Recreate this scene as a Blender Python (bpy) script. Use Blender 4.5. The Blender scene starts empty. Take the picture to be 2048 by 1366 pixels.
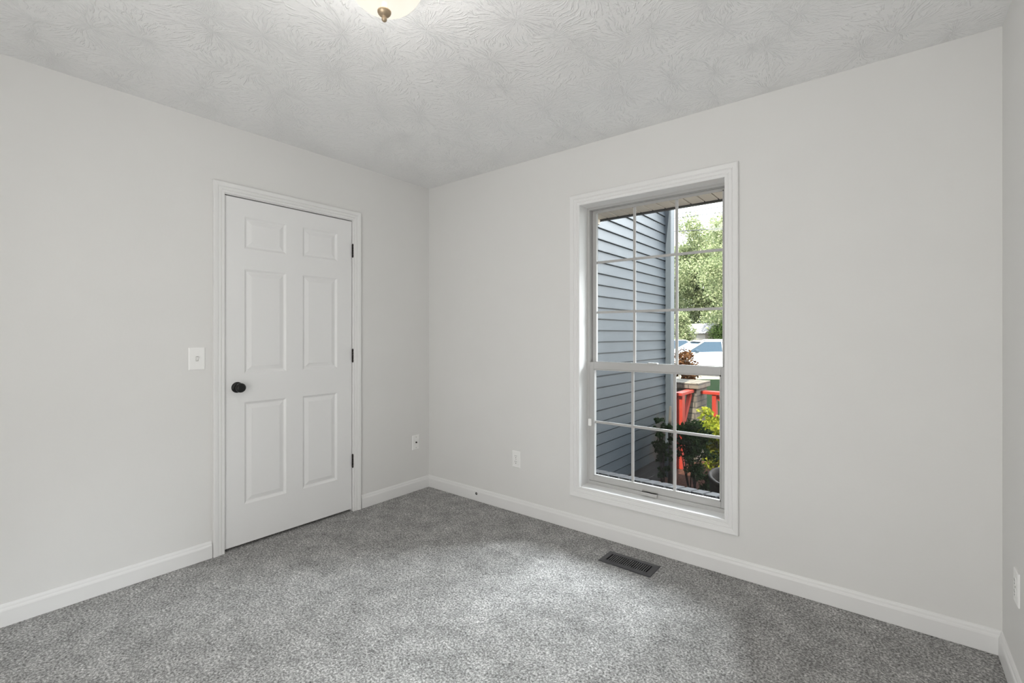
import bpy, bmesh, math, random
import numpy as np
from mathutils import Vector, Matrix

random.seed(7); np.random.seed(7)
S = bpy.context.scene
COL = S.collection

# ------------------------------------------------------------------ camera
CX, CY, CZ = 2.9602, -2.6246, 1.2434
YAW = 0.67219                      # forward turned this far left of +y
FPX = 948.7
cam = bpy.data.cameras.new('camera'); camo = bpy.data.objects.new('camera', cam); COL.objects.link(camo)
camo.location = (CX, CY, CZ); camo.rotation_euler = (math.pi/2, 0, YAW)
cam.sensor_fit = 'HORIZONTAL'; cam.sensor_width = 36.0
cam.lens = FPX/2048*36.0
cam.shift_y = -(683-669.3)/2048.0
cam.clip_start = 0.02; cam.clip_end = 400
S.camera = camo
S.view_settings.view_transform = 'Standard'; S.view_settings.look = 'None'
S.view_settings.gamma = 1.0; S.view_settings.use_curve_mapping = False
S.view_settings.exposure = 0.0

# ------------------------------------------------------------------ world and sun
W = bpy.data.worlds.new('sky'); S.world = W; W.use_nodes = True
nt = W.node_tree; nt.nodes.clear()
wo = nt.nodes.new('ShaderNodeOutputWorld'); bg = nt.nodes.new('ShaderNodeBackground')
tc = nt.nodes.new('ShaderNodeTexCoord'); sx = nt.nodes.new('ShaderNodeSeparateXYZ'); rp = nt.nodes.new('ShaderNodeValToRGB')
nt.links.new(tc.outputs['Generated'], sx.inputs[0]); nt.links.new(sx.outputs['Z'], rp.inputs[0])
e = rp.color_ramp.elements
e[0].position = 0.0; e[0].color = (1.0, 0.99, 0.97, 1)
e[1].position = 0.9; e[1].color = (0.66, 0.80, 1.0, 1)
nt.links.new(rp.outputs[0], bg.inputs[0]); nt.links.new(bg.outputs[0], wo.inputs[0])
bg.inputs[1].default_value = 4.8

def aim(o, d):
    o.rotation_euler = Vector(d).to_track_quat('-Z', 'Y').to_euler()
sun = bpy.data.lights.new('sun', 'SUN'); sun.energy = 16.0; sun.angle = 0.009; sun.color = (1.0, 0.95, 0.86)
suno = bpy.data.objects.new('sun', sun); COL.objects.link(suno)
SUN_DIR = (-0.10, 0.585, -0.95)
suno.location = (3, -12, 20); aim(suno, SUN_DIR)
# unseen fill lamp, added behind an invented opening in the back wall
al = bpy.data.lights.new('back_fill_lamp', 'AREA'); al.shape = 'RECTANGLE'; al.size = 1.2; al.size_y = 2.0
al.energy = 35; al.color = (1.0, 0.99, 0.965)
alo = bpy.data.objects.new('back_fill_lamp', al); COL.objects.link(alo)
alo.location = (2.15, -3.58, 1.03); aim(alo, (0, 1, 0))
# three unseen area lamps added over the yard to boost window sky light
SKY_FILL = 82
for sx_, sy_, sz_ in ((-.6, 6.6, 5.5), (2.4, 7.4, 5.8), (5.6, 5.6, 5.3)):
    l = bpy.data.lights.new('sky_fill_lamp', 'AREA'); l.shape = 'RECTANGLE'; l.size = 2.6; l.size_y = 2.6
    l.energy = SKY_FILL; l.color = (.95, .975, 1.0); l.spread = math.radians(34)
    o_ = bpy.data.objects.new('sky_fill_lamp', l); COL.objects.link(o_); o_.location = (sx_, sy_, sz_)
    aim(o_, Vector((1.86, 0.0, 1.1)) - o_.location)

# ------------------------------------------------------------------ helpers
F2 = Vector((-math.sin(YAW), math.cos(YAW))); R2 = Vector((math.cos(YAW), math.sin(YAW)))
def ground_at(px, d):              # plan position seen at image column px, d metres in front of the viewpoint
    v = Vector((CX, CY)) + d*(F2 + (px-1024)/FPX*R2); return v.x, v.y

class MB:
    def __init__(s): s.v = []; s.f = []; s.sm = []
    def add(s, vs, fs, smooth=False):
        b = len(s.v); s.v += [tuple(v) for v in vs]; s.f += [tuple(i+b for i in f) for f in fs]; s.sm += [smooth]*len(fs); return s
    def box(s, a, b):
        (x0,y0,z0),(x1,y1,z1) = a,b
        return s.add([(x0,y0,z0),(x1,y0,z0),(x1,y1,z0),(x0,y1,z0),(x0,y0,z1),(x1,y0,z1),(x1,y1,z1),(x0,y1,z1)],
                     [(3,2,1,0),(4,5,6,7),(0,1,5,4),(1,2,6,5),(2,3,7,6),(3,0,4,7)])
    def bar(s, p, q, w, h, up=(0,0,1)):        # rectangular bar from p to q
        p, q = Vector(p), Vector(q); d = (q-p).normalized(); u = Vector(up)
        sd = d.cross(u)
        if sd.length < 1e-4: sd = d.cross(Vector((1,0,0)))
        sd.normalize(); u = sd.cross(d).normalized()
        vs = [c + sd*(a*w/2) + u*(b*h/2) for c in (p, q) for a, b in ((-1,-1),(1,-1),(1,1),(-1,1))]
        return s.add(vs, [(3,2,1,0),(4,5,6,7),(0,1,5,4),(1,2,6,5),(2,3,7,6),(3,0,4,7)])
    def tube(s, pts, rad, n=8, cap=True):
        pts = [Vector(p) for p in pts]; m = len(pts)
        if not hasattr(rad, '__len__'): rad = [rad]*m
        vs = []; prev = None
        for i, p in enumerate(pts):
            t = (pts[min(i+1,m-1)]-pts[max(i-1,0)]).normalized()
            if prev is None:
                a = t.orthogonal().normalized()
            else:
                a = (prev - t*prev.dot(t)).normalized()
            prev = a; b = t.cross(a)
            for k in range(n):
                th = 2*math.pi*k/n; vs.append(p + (a*math.cos(th)+b*math.sin(th))*rad[i])
        fs = [(i*n+k, i*n+(k+1)%n, (i+1)*n+(k+1)%n, (i+1)*n+k) for i in range(m-1) for k in range(n)]
        if cap: fs += [tuple(range(n-1,-1,-1)), tuple((m-1)*n+k for k in range(n))]
        return s.add(vs, fs, True)
    def lathe(s, prof, c=(0,0,0), axis='z', n=48):    # prof: (radius, height) list
        vs = []
        for r, h in prof:
            for k in range(n):
                th = 2*math.pi*k/n; x, y = r*math.cos(th), r*math.sin(th)
                p = {'z': (x,y,h), 'x': (h,x,y), 'y': (y,h,x)}[axis]
                vs.append((p[0]+c[0], p[1]+c[1], p[2]+c[2]))
        m = len(prof)
        fs = [(i*n+k, i*n+(k+1)%n, (i+1)*n+(k+1)%n, (i+1)*n+k) for i in range(m-1) for k in range(n)]
        return s.add(vs, fs, True)
    def prism(s, poly, f0, f1):                 # f0, f1 map a 2-D point to the two end positions
        n = len(poly); vs = [f0(*p) for p in poly] + [f1(*p) for p in poly]
        fs = [(i, (i+1)%n, n+(i+1)%n, n+i) for i in range(n)] + [tuple(range(n-1,-1,-1)), tuple(range(n, 2*n))]
        return s.add(vs, fs)
    def build(s, name, mat=None, parent=None, bevel=0, seg=2, loc=None, autosmooth=True):
        me = bpy.data.meshes.new(name); me.from_pydata(s.v, [], s.f)
        bm = bmesh.new(); bm.from_mesh(me)
        for f, q in zip(bm.faces, s.sm): f.smooth = q
        bmesh.ops.remove_doubles(bm, verts=bm.verts, dist=1e-5)
        bmesh.ops.recalc_face_normals(bm, faces=bm.faces); bm.to_mesh(me); bm.free()
        o = bpy.data.objects.new(name, me); COL.objects.link(o)
        if mat: me.materials.append(mat)
        if parent is not None:
            o.parent = parent; o.location = -Vector(parent['origin']) if 'origin' in parent else (0,0,0)
        if bevel:
            b = o.modifiers.new('bevel', 'BEVEL'); b.width = bevel; b.segments = seg; b.limit_method = 'ANGLE'; b.angle_limit = 0.6
            b.harden_normals = False
        return o

ORIG = {}
def thing(name, label, cat, loc=(0,0,0), group=None, kind=None):
    o = bpy.data.objects.new(name, None); COL.objects.link(o); o.location = loc; o.empty_display_size = 0.1
    ORIG[o.name] = Vector(loc)
    if label: o['label'] = label
    if cat: o['category'] = cat
    if group: o['group'] = group
    if kind: o['kind'] = kind
    return o
def part(mb, name, mat, parent, **k):           # mesh written in world coordinates, hung on its thing
    o = mb.build(name, mat, None, **k); o.parent = parent
    w = ORIG[parent.name] if parent.name in ORIG else Vector((0,0,0))
    o.location = -w if parent.type == 'EMPTY' else (0,0,0)
    return o
def struct(o, label=None, cat=None):
    o['kind'] = 'structure'
    if label: o['label'] = label
    if cat: o['category'] = cat
    return o
def tag(o, label, cat, group=None):
    o['label'] = label; o['category'] = cat
    if group: o['group'] = group
    return o

# ------------------------------------------------------------------ materials
def new_mat(name):
    m = bpy.data.materials.new(name); m.use_nodes = True
    return m, m.node_tree, m.node_tree.nodes['Principled BSDF']
def N(t, kind, **kw):
    n = t.nodes.new(kind)
    for k, v in kw.items(): setattr(n, k, v)
    return n
def plain(name, col, rough=0.5, metal=0.0, spec=0.5, noise=0.0, nscale=20, bump=0.0, bscale=200):
    m, t, p = new_mat(name)
    p.inputs['Base Color'].default_value = (*col, 1); p.inputs['Roughness'].default_value = rough
    p.inputs['Metallic'].default_value = metal; p.inputs['Specular IOR Level'].default_value = spec
    c = N(t, 'ShaderNodeTexCoord')
    if noise:
        n = N(t, 'ShaderNodeTexNoise'); n.inputs['Scale'].default_value = nscale; n.inputs['Detail'].default_value = 4
        r = N(t, 'ShaderNodeValToRGB'); a, b = r.color_ramp.elements
        a.position = .3; b.position = .7
        a.color = (*[x*(1-noise) for x in col], 1); b.color = (*[min(1, x*(1+noise)) for x in col], 1)
        t.links.new(c.outputs['Object'], n.inputs['Vector']); t.links.new(n.outputs['Fac'], r.inputs[0]); t.links.new(r.outputs[0], p.inputs['Base Color'])
    if bump:
        n = N(t, 'ShaderNodeTexNoise'); n.inputs['Scale'].default_value = bscale; n.inputs['Detail'].default_value = 3
        b = N(t, 'ShaderNodeBump'); b.inputs['Strength'].default_value = bump; b.inputs['Distance'].default_value = 0.002
        t.links.new(c.outputs['Object'], n.inputs['Vector']); t.links.new(n.outputs['Fac'], b.inputs['Height']); t.links.new(b.outputs[0], p.inputs['Normal'])
    return m

M = {}
M['wall'] = plain('wall_paint', (.79, .785, .77), .75, spec=.25, noise=.008, nscale=3, bump=.12, bscale=90)
M['trim'] = plain('trim_paint', (.84, .837, .83), .38, spec=.4)
M['door'] = plain('door_paint', (.86, .86, .857), .42, spec=.4, bump=.03, bscale=60)
M['vinyl'] = plain('window_vinyl', (.50, .495, .485), .4)
M['grid'] = plain('muntin_vinyl', (.47, .465, .455), .4)
M['plate'] = plain('white_plastic', (.93, .928, .915), .3)
M['slot'] = plain('dark_slot', (.015, .015, .015), .5)
M['black'] = plain('black_metal', (.010, .010, .010), .3, spec=.35)
M['bronze'] = plain('dark_bronze', (.035, .03, .027), .35, metal=.6)
M['louver'] = plain('louver_metal', (.20, .20, .205), .4, spec=.5)
M['vent'] = plain('vent_metal', (.042, .042, .047), .38, spec=.5)
M['void'] = plain('dark_void', (.004, .004, .004), .9)
M['nickel'] = plain('brushed_nickel', (.50, .39, .27), .42, metal=.7)
M['screw'] = plain('screw_metal', (.55, .54, .52), .4, metal=.5)

# ceiling: slap-brush plaster, radial strokes around each stamp
def ceiling_mat():
    m, t, p = new_mat('stomped_ceiling')
    p.inputs['Base Color'].default_value = (.92, .92, .918, 1); p.inputs['Roughness'].default_value = .8; p.inputs['Specular IOR Level'].default_value = .25
    c = N(t, 'ShaderNodeTexCoord')
    heights = []
    for sc, off, fr in ((3.3, (0,0,0), 13.0), (4.1, (5.3,2.1,0), 16.0)):
        mp = N(t, 'ShaderNodeVectorMath', operation='ADD'); mp.inputs[1].default_value = off
        wn = N(t, 'ShaderNodeTexNoise'); wn.inputs['Scale'].default_value = 6
        ws = N(t, 'ShaderNodeVectorMath', operation='MULTIPLY_ADD'); ws.inputs[1].default_value = (.10,.10,0)
        t.links.new(c.outputs['Object'], mp.inputs[0]); t.links.new(mp.outputs[0], wn.inputs['Vector'])
        t.links.new(wn.outputs['Color'], ws.inputs[0]); t.links.new(mp.outputs[0], ws.inputs[2])
        fl = N(t, 'ShaderNodeVectorMath', operation='MULTIPLY'); fl.inputs[1].default_value = (1,1,0)
        t.links.new(ws.outputs[0], fl.inputs[0])
        v = N(t, 'ShaderNodeTexVoronoi', voronoi_dimensions='2D'); v.inputs['Scale'].default_value = sc
        t.links.new(fl.outputs[0], v.inputs['Vector'])
        d = N(t, 'ShaderNodeVectorMath', operation='SUBTRACT'); t.links.new(fl.outputs[0], d.inputs[0]); t.links.new(v.outputs['Position'], d.inputs[1])
        nr = N(t, 'ShaderNodeVectorMath', operation='NORMALIZE'); t.links.new(d.outputs[0], nr.inputs[0])
        ln = N(t, 'ShaderNodeVectorMath', operation='LENGTH'); t.links.new(d.outputs[0], ln.inputs[0])
        k = N(t, 'ShaderNodeVectorMath', operation='SCALE'); k.inputs['Scale'].default_value = fr; t.links.new(nr.outputs[0], k.inputs[0])
        rad = N(t, 'ShaderNodeMath', operation='MULTIPLY'); rad.inputs[1].default_value = 20; t.links.new(ln.outputs['Value'], rad.inputs[0])
        cz = N(t, 'ShaderNodeCombineXYZ'); t.links.new(rad.outputs[0], cz.inputs[2])
        ad = N(t, 'ShaderNodeVectorMath', operation='ADD'); t.links.new(k.outputs[0], ad.inputs[0]); t.links.new(cz.outputs[0], ad.inputs[1])
        rc = N(t, 'ShaderNodeVectorMath', operation='MULTIPLY_ADD'); rc.inputs[1].default_value = (40,40,40)
        t.links.new(v.outputs['Color'], rc.inputs[0]); t.links.new(ad.outputs[0], rc.inputs[2])
        n = N(t, 'ShaderNodeTexNoise'); n.inputs['Scale'].default_value = 1.0; n.inputs['Detail'].default_value = 2.5; n.inputs['Roughness'].default_value = .55
        t.links.new(rc.outputs[0], n.inputs['Vector'])
        # ridges: thin crests of the noise
        rg = N(t, 'ShaderNodeMapRange', interpolation_type='SMOOTHSTEP'); rg.inputs['From Min'].default_value = .50; rg.inputs['From Max'].default_value = .64
        t.links.new(n.outputs['Fac'], rg.inputs['Value'])
        heights.append(rg.outputs[0])
    sel = N(t, 'ShaderNodeTexNoise'); sel.inputs['Scale'].default_value = 2.3; t.links.new(c.outputs['Object'], sel.inputs['Vector'])
    sr = N(t, 'ShaderNodeMapRange'); sr.inputs['From Min'].default_value = .42; sr.inputs['From Max'].default_value = .58; t.links.new(sel.outputs['Fac'], sr.inputs['Value'])
    mx = N(t, 'ShaderNodeMix'); t.links.new(sr.outputs[0], mx.inputs['Factor']); t.links.new(heights[0], mx.inputs['A']); t.links.new(heights[1], mx.inputs['B'])
    fine = N(t, 'ShaderNodeTexNoise'); fine.inputs['Scale'].default_value = 75; fine.inputs['Detail'].default_value = 4; t.links.new(c.outputs['Object'], fine.inputs['Vector'])
    sm = N(t, 'ShaderNodeMath', operation='MULTIPLY_ADD'); sm.inputs[1].default_value = .55
    t.links.new(fine.outputs['Fac'], sm.inputs[0]); t.links.new(mx.outputs['Result'], sm.inputs[2])
    b = N(t, 'ShaderNodeBump'); b.inputs['Strength'].default_value = .6; b.inputs['Distance'].default_value = .0040
    t.links.new(sm.outputs[0], b.inputs['Height']); t.links.new(b.outputs[0], p.inputs['Normal'])
    return m
M['ceiling'] = ceiling_mat()

def carpet_mat():
    m, t, p = new_mat('grey_carpet')
    p.inputs['Roughness'].default_value = .95; p.inputs['Specular IOR Level'].default_value = .05
    p.inputs['Sheen Weight'].default_value = .15
    c = N(t, 'ShaderNodeTexCoord')
    n = N(t, 'ShaderNodeTexNoise'); n.inputs['Scale'].default_value = 120; n.inputs['Detail'].default_value = 3; n.inputs['Roughness'].default_value = .7
    r = N(t, 'ShaderNodeValToRGB'); el = r.color_ramp.elements
    el[0].position = .30; el[0].color = (.09, .088, .085, 1); el[1].position = .70; el[1].color = (.70, .69, .68, 1)
    q = el.new(.5); q.color = (.325, .32, .312, 1)
    big = N(t, 'ShaderNodeTexNoise'); big.inputs['Scale'].default_value = 7.5; big.inputs['Detail'].default_value = 6; big.inputs['Roughness'].default_value = .7
    br = N(t, 'ShaderNodeMapRange'); br.inputs['From Min'].default_value = .3; br.inputs['From Max'].default_value = .7; br.inputs['To Min'].default_value = .70; br.inputs['To Max'].default_value = 1.26
    mul = N(t, 'ShaderNodeVectorMath', operation='SCALE')
    t.links.new(c.outputs['Object'], n.inputs['Vector']); t.links.new(c.outputs['Object'], big.inputs['Vector'])
    t.links.new(n.outputs['Fac'], r.inputs[0]); t.links.new(big.outputs['Fac'], br.inputs['Value'])
    t.links.new(r.outputs[0], mul.inputs[0]); t.links.new(br.outputs[0], mul.inputs['Scale']); t.links.new(mul.outputs[0], p.inputs['Base Color'])
    b = N(t, 'ShaderNodeBump'); b.inputs['Strength'].default_value = .6; b.inputs['Distance'].default_value = .006
    t.links.new(n.outputs['Fac'], b.inputs['Height']); t.links.new(b.outputs[0], p.inputs['Normal'])
    return m
M['carpet'] = carpet_mat()

def glass_mat():
    m = bpy.data.materials.new('window_glass'); m.use_nodes = True; t = m.node_tree; t.nodes.clear()
    o = N(t, 'ShaderNodeOutputMaterial'); tr = N(t, 'ShaderNodeBsdfTransparent'); tr.inputs[0].default_value = (.95, .97, .97, 1)
    g = N(t, 'ShaderNodeBsdfGlossy'); g.inputs['Roughness'].default_value = .02
    fr = N(t, 'ShaderNodeFresnel'); fr.inputs[0].default_value = 1.3; mx = N(t, 'ShaderNodeMixShader')
    t.links.new(fr.outputs[0], mx.inputs[0]); t.links.new(tr.outputs[0], mx.inputs[1]); t.links.new(g.outputs[0], mx.inputs[2]); t.links.new(mx.outputs[0], o.inputs[0])
    return m
M['glass'] = glass_mat()
def screen_mat():
    m = bpy.data.materials.new('insect_mesh'); m.use_nodes = True; t = m.node_tree; t.nodes.clear()
    o = N(t, 'ShaderNodeOutputMaterial'); tr = N(t, 'ShaderNodeBsdfTransparent'); d = N(t, 'ShaderNodeBsdfDiffuse'); d.inputs[0].default_value = (.02,.02,.02,1)
    mx = N(t, 'ShaderNodeMixShader'); mx.inputs[0].default_value = .12
    t.links.new(tr.outputs[0], mx.inputs[1]); t.links.new(d.outputs[0], mx.inputs[2]); t.links.new(mx.outputs[0], o.inputs[0]); return m
M['screen'] = screen_mat()

def bowl_mat():
    m = bpy.data.materials.new('lit_alabaster_glass'); m.use_nodes = True; t = m.node_tree; t.nodes.clear()
    o = N(t, 'ShaderNodeOutputMaterial'); tr = N(t, 'ShaderNodeBsdfTransparent'); tr.inputs[0].default_value = (1, .97, .92, 1)
    df = N(t, 'ShaderNodeBsdfDiffuse'); df.inputs[0].default_value = (.10, .095, .085, 1)
    em = N(t, 'ShaderNodeEmission'); em.inputs[1].default_value = .95
    c = N(t, 'ShaderNodeTexCoord'); n = N(t, 'ShaderNodeTexNoise'); n.inputs['Scale'].default_value = 9
    r = N(t, 'ShaderNodeValToRGB'); r.color_ramp.elements[0].position = .3; r.color_ramp.elements[1].position = .7
    r.color_ramp.elements[0].color = (.97, .90, .78, 1); r.color_ramp.elements[1].color = (1, .95, .86, 1)
    t.links.new(c.outputs['Object'], n.inputs['Vector']); t.links.new(n.outputs['Fac'], r.inputs[0]); t.links.new(r.outputs[0], em.inputs[0])
    a = N(t, 'ShaderNodeAddShader'); mx = N(t, 'ShaderNodeMixShader'); mx.inputs[0].default_value = .15
    t.links.new(df.outputs[0], a.inputs[0]); t.links.new(em.outputs[0], a.inputs[1])
    t.links.new(a.outputs[0], mx.inputs[1]); t.links.new(tr.outputs[0], mx.inputs[2]); t.links.new(mx.outputs[0], o.inputs[0])
    return m
M['bowl'] = bowl_mat()
def emit(name, col, s):
    m = bpy.data.materials.new(name); m.use_nodes = True; t = m.node_tree; t.nodes.clear()
    o = N(t, 'ShaderNodeOutputMaterial'); em = N(t, 'ShaderNodeEmission'); em.inputs[0].default_value = (*col, 1); em.inputs[1].default_value = s
    t.links.new(em.outputs[0], o.inputs[0]); return m
M['bulb'] = emit('lit_bulb', (1, .9, .72), 3)

def brick_mat(name, c1, c2, mortar, scale=1.0, axis='x', bw=.215, bh=.075):
    m, t, p = new_mat(name); p.inputs['Roughness'].default_value = .9
    c = N(t, 'ShaderNodeTexCoord'); s = N(t, 'ShaderNodeSeparateXYZ'); k = N(t, 'ShaderNodeCombineXYZ')
    ad = N(t, 'ShaderNodeMath', operation='ADD')
    t.links.new(c.outputs['Object'], s.inputs[0]); t.links.new(s.outputs['X'], ad.inputs[0]); t.links.new(s.outputs['Y'], ad.inputs[1])
    t.links.new(ad.outputs[0], k.inputs[0]); t.links.new(s.outputs['Z'], k.inputs[1])
    b = N(t, 'ShaderNodeTexBrick'); b.inputs['Scale'].default_value = 1; b.inputs['Brick Width'].default_value = bw; b.inputs['Row Height'].default_value = bh
    b.inputs['Mortar Size'].default_value = .008; b.inputs['Color1'].default_value = (*c1,1); b.inputs['Color2'].default_value = (*c2,1); b.inputs['Mortar'].default_value = (*mortar,1)
    n = N(t, 'ShaderNodeTexNoise'); n.inputs['Scale'].default_value = 25; n.inputs['Detail'].default_value = 4
    mr = N(t, 'ShaderNodeMapRange'); mr.inputs['To Min'].default_value = .65; mr.inputs['To Max'].default_value = 1.3
    sc = N(t, 'ShaderNodeVectorMath', operation='SCALE')
    t.links.new(k.outputs[0], b.inputs['Vector']); t.links.new(c.outputs['Object'], n.inputs['Vector']); t.links.new(n.outputs['Fac'], mr.inputs['Value'])
    t.links.new(b.outputs['Color'], sc.inputs[0]); t.links.new(mr.outputs[0], sc.inputs['Scale']); t.links.new(sc.outputs[0], p.inputs['Base Color'])
    bu = N(t, 'ShaderNodeBump'); bu.inputs['Strength'].default_value = .6; bu.inputs['Distance'].default_value = .006; bu.invert = True
    t.links.new(b.outputs['Fac'], bu.inputs['Height']); t.links.new(bu.outputs[0], p.inputs['Normal'])
    return m
M['brick'] = brick_mat('tan_brick', (.20,.17,.125), (.13,.105,.08), (.07,.06,.05))
M['darkbrick'] = brick_mat('dark_brick', (.022,.017,.016), (.014,.012,.011), (.025,.023,.021))
M['rowlock'] = plain('grey_brown_brick', (.024,.024,.027), .85, noise=.35, nscale=18)

def siding_mat():
    m, t, p = new_mat('blue_grey_vinyl_siding'); p.inputs['Roughness'].default_value = .5; p.inputs['Specular IOR Level'].default_value = .35
    c = N(t, 'ShaderNodeTexCoord'); mp = N(t, 'ShaderNodeVectorMath', operation='MULTIPLY'); mp.inputs[1].default_value = (1, 2.0, 14)
    n = N(t, 'ShaderNodeTexNoise'); n.inputs['Scale'].default_value = 2; n.inputs['Detail'].default_value = 4
    r = N(t, 'ShaderNodeValToRGB'); a, b = r.color_ramp.elements
    a.position = .3; b.position = .75; a.color = (.026, .034, .041, 1); b.color = (.038, .048, .056, 1)
    t.links.new(c.outputs['Object'], mp.inputs[0]); t.links.new(mp.outputs[0], n.inputs['Vector']); t.links.new(n.outputs['Fac'], r.inputs[0])
    # brown noise-edged patch low on the far end
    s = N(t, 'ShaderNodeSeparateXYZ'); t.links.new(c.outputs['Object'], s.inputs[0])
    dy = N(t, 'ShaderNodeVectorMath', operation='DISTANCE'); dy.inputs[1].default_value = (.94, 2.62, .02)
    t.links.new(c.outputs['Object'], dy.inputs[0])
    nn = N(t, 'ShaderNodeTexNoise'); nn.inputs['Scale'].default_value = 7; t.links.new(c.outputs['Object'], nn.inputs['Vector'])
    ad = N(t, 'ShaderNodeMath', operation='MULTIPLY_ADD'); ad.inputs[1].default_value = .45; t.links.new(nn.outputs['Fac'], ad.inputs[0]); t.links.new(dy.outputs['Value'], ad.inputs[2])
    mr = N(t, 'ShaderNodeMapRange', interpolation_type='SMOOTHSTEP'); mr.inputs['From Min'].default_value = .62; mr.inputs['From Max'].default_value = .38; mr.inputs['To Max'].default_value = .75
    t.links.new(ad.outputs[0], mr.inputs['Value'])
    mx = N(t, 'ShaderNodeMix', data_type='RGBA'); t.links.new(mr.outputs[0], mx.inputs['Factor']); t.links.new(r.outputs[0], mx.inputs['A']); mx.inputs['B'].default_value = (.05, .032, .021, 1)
    t.links.new(mx.outputs['Result'], p.inputs['Base Color'])
    return m
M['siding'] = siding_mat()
M['post'] = plain('blue_grey_post_paint', (.06,.07,.078), .5)
M['soffit'] = plain('tan_soffit', (.68,.62,.53), .55, noise=.06, nscale=6)
M['fascia'] = plain('grey_fascia', (.06,.058,.056), .5)
M['shingle'] = plain('roof_shingle', (.12,.11,.10), .9, noise=.3, nscale=12, spec=.05)
M['mulch'] = plain('red_brown_mulch', (.060,.025,.016), .95, noise=.75, nscale=38, bump=1, bscale=40, spec=.05)
M['grass'] = plain('lawn_grass', (.010,.021,.007), .9, noise=.45, nscale=9, bump=.5, bscale=60, spec=.05)
M['concrete'] = plain('pale_concrete', (.24,.22,.17), .85, noise=.1, nscale=4, spec=.05)
M['red'] = plain('red_rail_paint', (.36,.036,.020), .45, noise=.06, nscale=30)
M['pot'] = plain('weathered_clay', (.032,.023,.017), .85, noise=.4, nscale=22, bump=.6, bscale=60)
M['soil'] = plain('dark_soil', (.03,.022,.016), .95, noise=.5, nscale=40, spec=.05)
M['water'] = plain('rain_water', (.02,.03,.04), .04, spec=1.0)
M['carwhite'] = plain('white_car_paint', (.6,.6,.59), .2, spec=.6)
M['carglass'] = plain('blue_tinted_glass', (.026,.048,.070), .12, spec=.5)
M['tyre'] = plain('black_tyre', (.02,.02,.02), .8)
M['hub'] = plain('silver_wheel', (.5,.5,.5), .3, metal=.8)
M['wire'] = plain('dark_cable', (.03,.032,.035), .6)
M['bark'] = plain('bark', (.05,.04,.03), .9, noise=.4, nscale=15)
M['stem'] = plain('brown_stem', (.03,.022,.016), .9, noise=.3, nscale=40)
M['roofpale'] = plain('pale_shingle', (.20,.19,.185), .8, noise=.1, nscale=2, spec=.05)
M['wallpale'] = plain('cream_wall', (.22,.20,.17), .8)
def leaf_mat(name, c1, c2, tl=.35):
    m = bpy.data.materials.new(name); m.use_nodes = True; t = m.node_tree; t.nodes.clear()
    o = N(t, 'ShaderNodeOutputMaterial'); g = N(t, 'ShaderNodeNewGeometry'); r = N(t, 'ShaderNodeValToRGB')
    r.color_ramp.elements[0].color = (*c1,1); r.color_ramp.elements[1].color = (*c2,1)
    d = N(t, 'ShaderNodeBsdfDiffuse'); tr = N(t, 'ShaderNodeBsdfTranslucent'); mx = N(t, 'ShaderNodeMixShader'); mx.inputs[0].default_value = tl
    t.links.new(g.outputs['Random Per Island'], r.inputs[0]); t.links.new(r.outputs[0], d.inputs[0]); t.links.new(r.outputs[0], tr.inputs[0])
    t.links.new(d.outputs[0], mx.inputs[1]); t.links.new(tr.outputs[0], mx.inputs[2]); t.links.new(mx.outputs[0], o.inputs[0])
    return m
M['leaf_tree'] = leaf_mat('tree_leaf', (.13,.175,.075), (.44,.46,.27), .4)
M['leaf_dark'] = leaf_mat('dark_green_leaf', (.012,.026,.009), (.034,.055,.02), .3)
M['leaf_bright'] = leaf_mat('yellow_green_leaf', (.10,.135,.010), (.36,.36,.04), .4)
M['leaf_red'] = leaf_mat('russet_leaf', (.07,.025,.012), (.15,.08,.035), .3)
M['leaf_mid'] = leaf_mat('mid_green_leaf', (.025,.045,.013), (.075,.11,.035), .35)

# moulded casing: profile (outward from opening, thickness)
def casing_profile(w):
    return [(0,0),(0,.008),(.003,.0105),(.012*w/.06,.0105),(.015*w/.06,.009),(.018*w/.06,.0125),(.030*w/.06,.0135),(.033*w/.06,.0115),(.037*w/.06,.0160),(.054*w/.06,.0185),(.058*w/.06,.0175),(w,.014),(w,0)]
def sweep_rect(mb, u0, u1, z0, z1, w, fn, open_bottom=False):
    P = casing_profile(w); n = len(P)
    rings = []
    for (su, sz) in ((-1,-1),(-1,1),(1,1),(1,-1)):
        cu, cz_ = (u0 if su < 0 else u1), (z0 if sz < 0 else z1)
        rings.append([fn(cu+su*o, tt, cz_ + (0 if (open_bottom and sz < 0) else sz*o)) for o, tt in P])
    segs = [(0,1),(1,2),(2,3)] + ([] if open_bottom else [(3,0)])
    for a, c in segs:
        mb.add(rings[a]+rings[c], [(i, (i+1)%n, n+(i+1)%n, n+i) for i in range(n)])
    if open_bottom:
        mb.add(rings[0], [tuple(range(n))]); mb.add(rings[3], [tuple(range(n))])
    return mb

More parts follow.
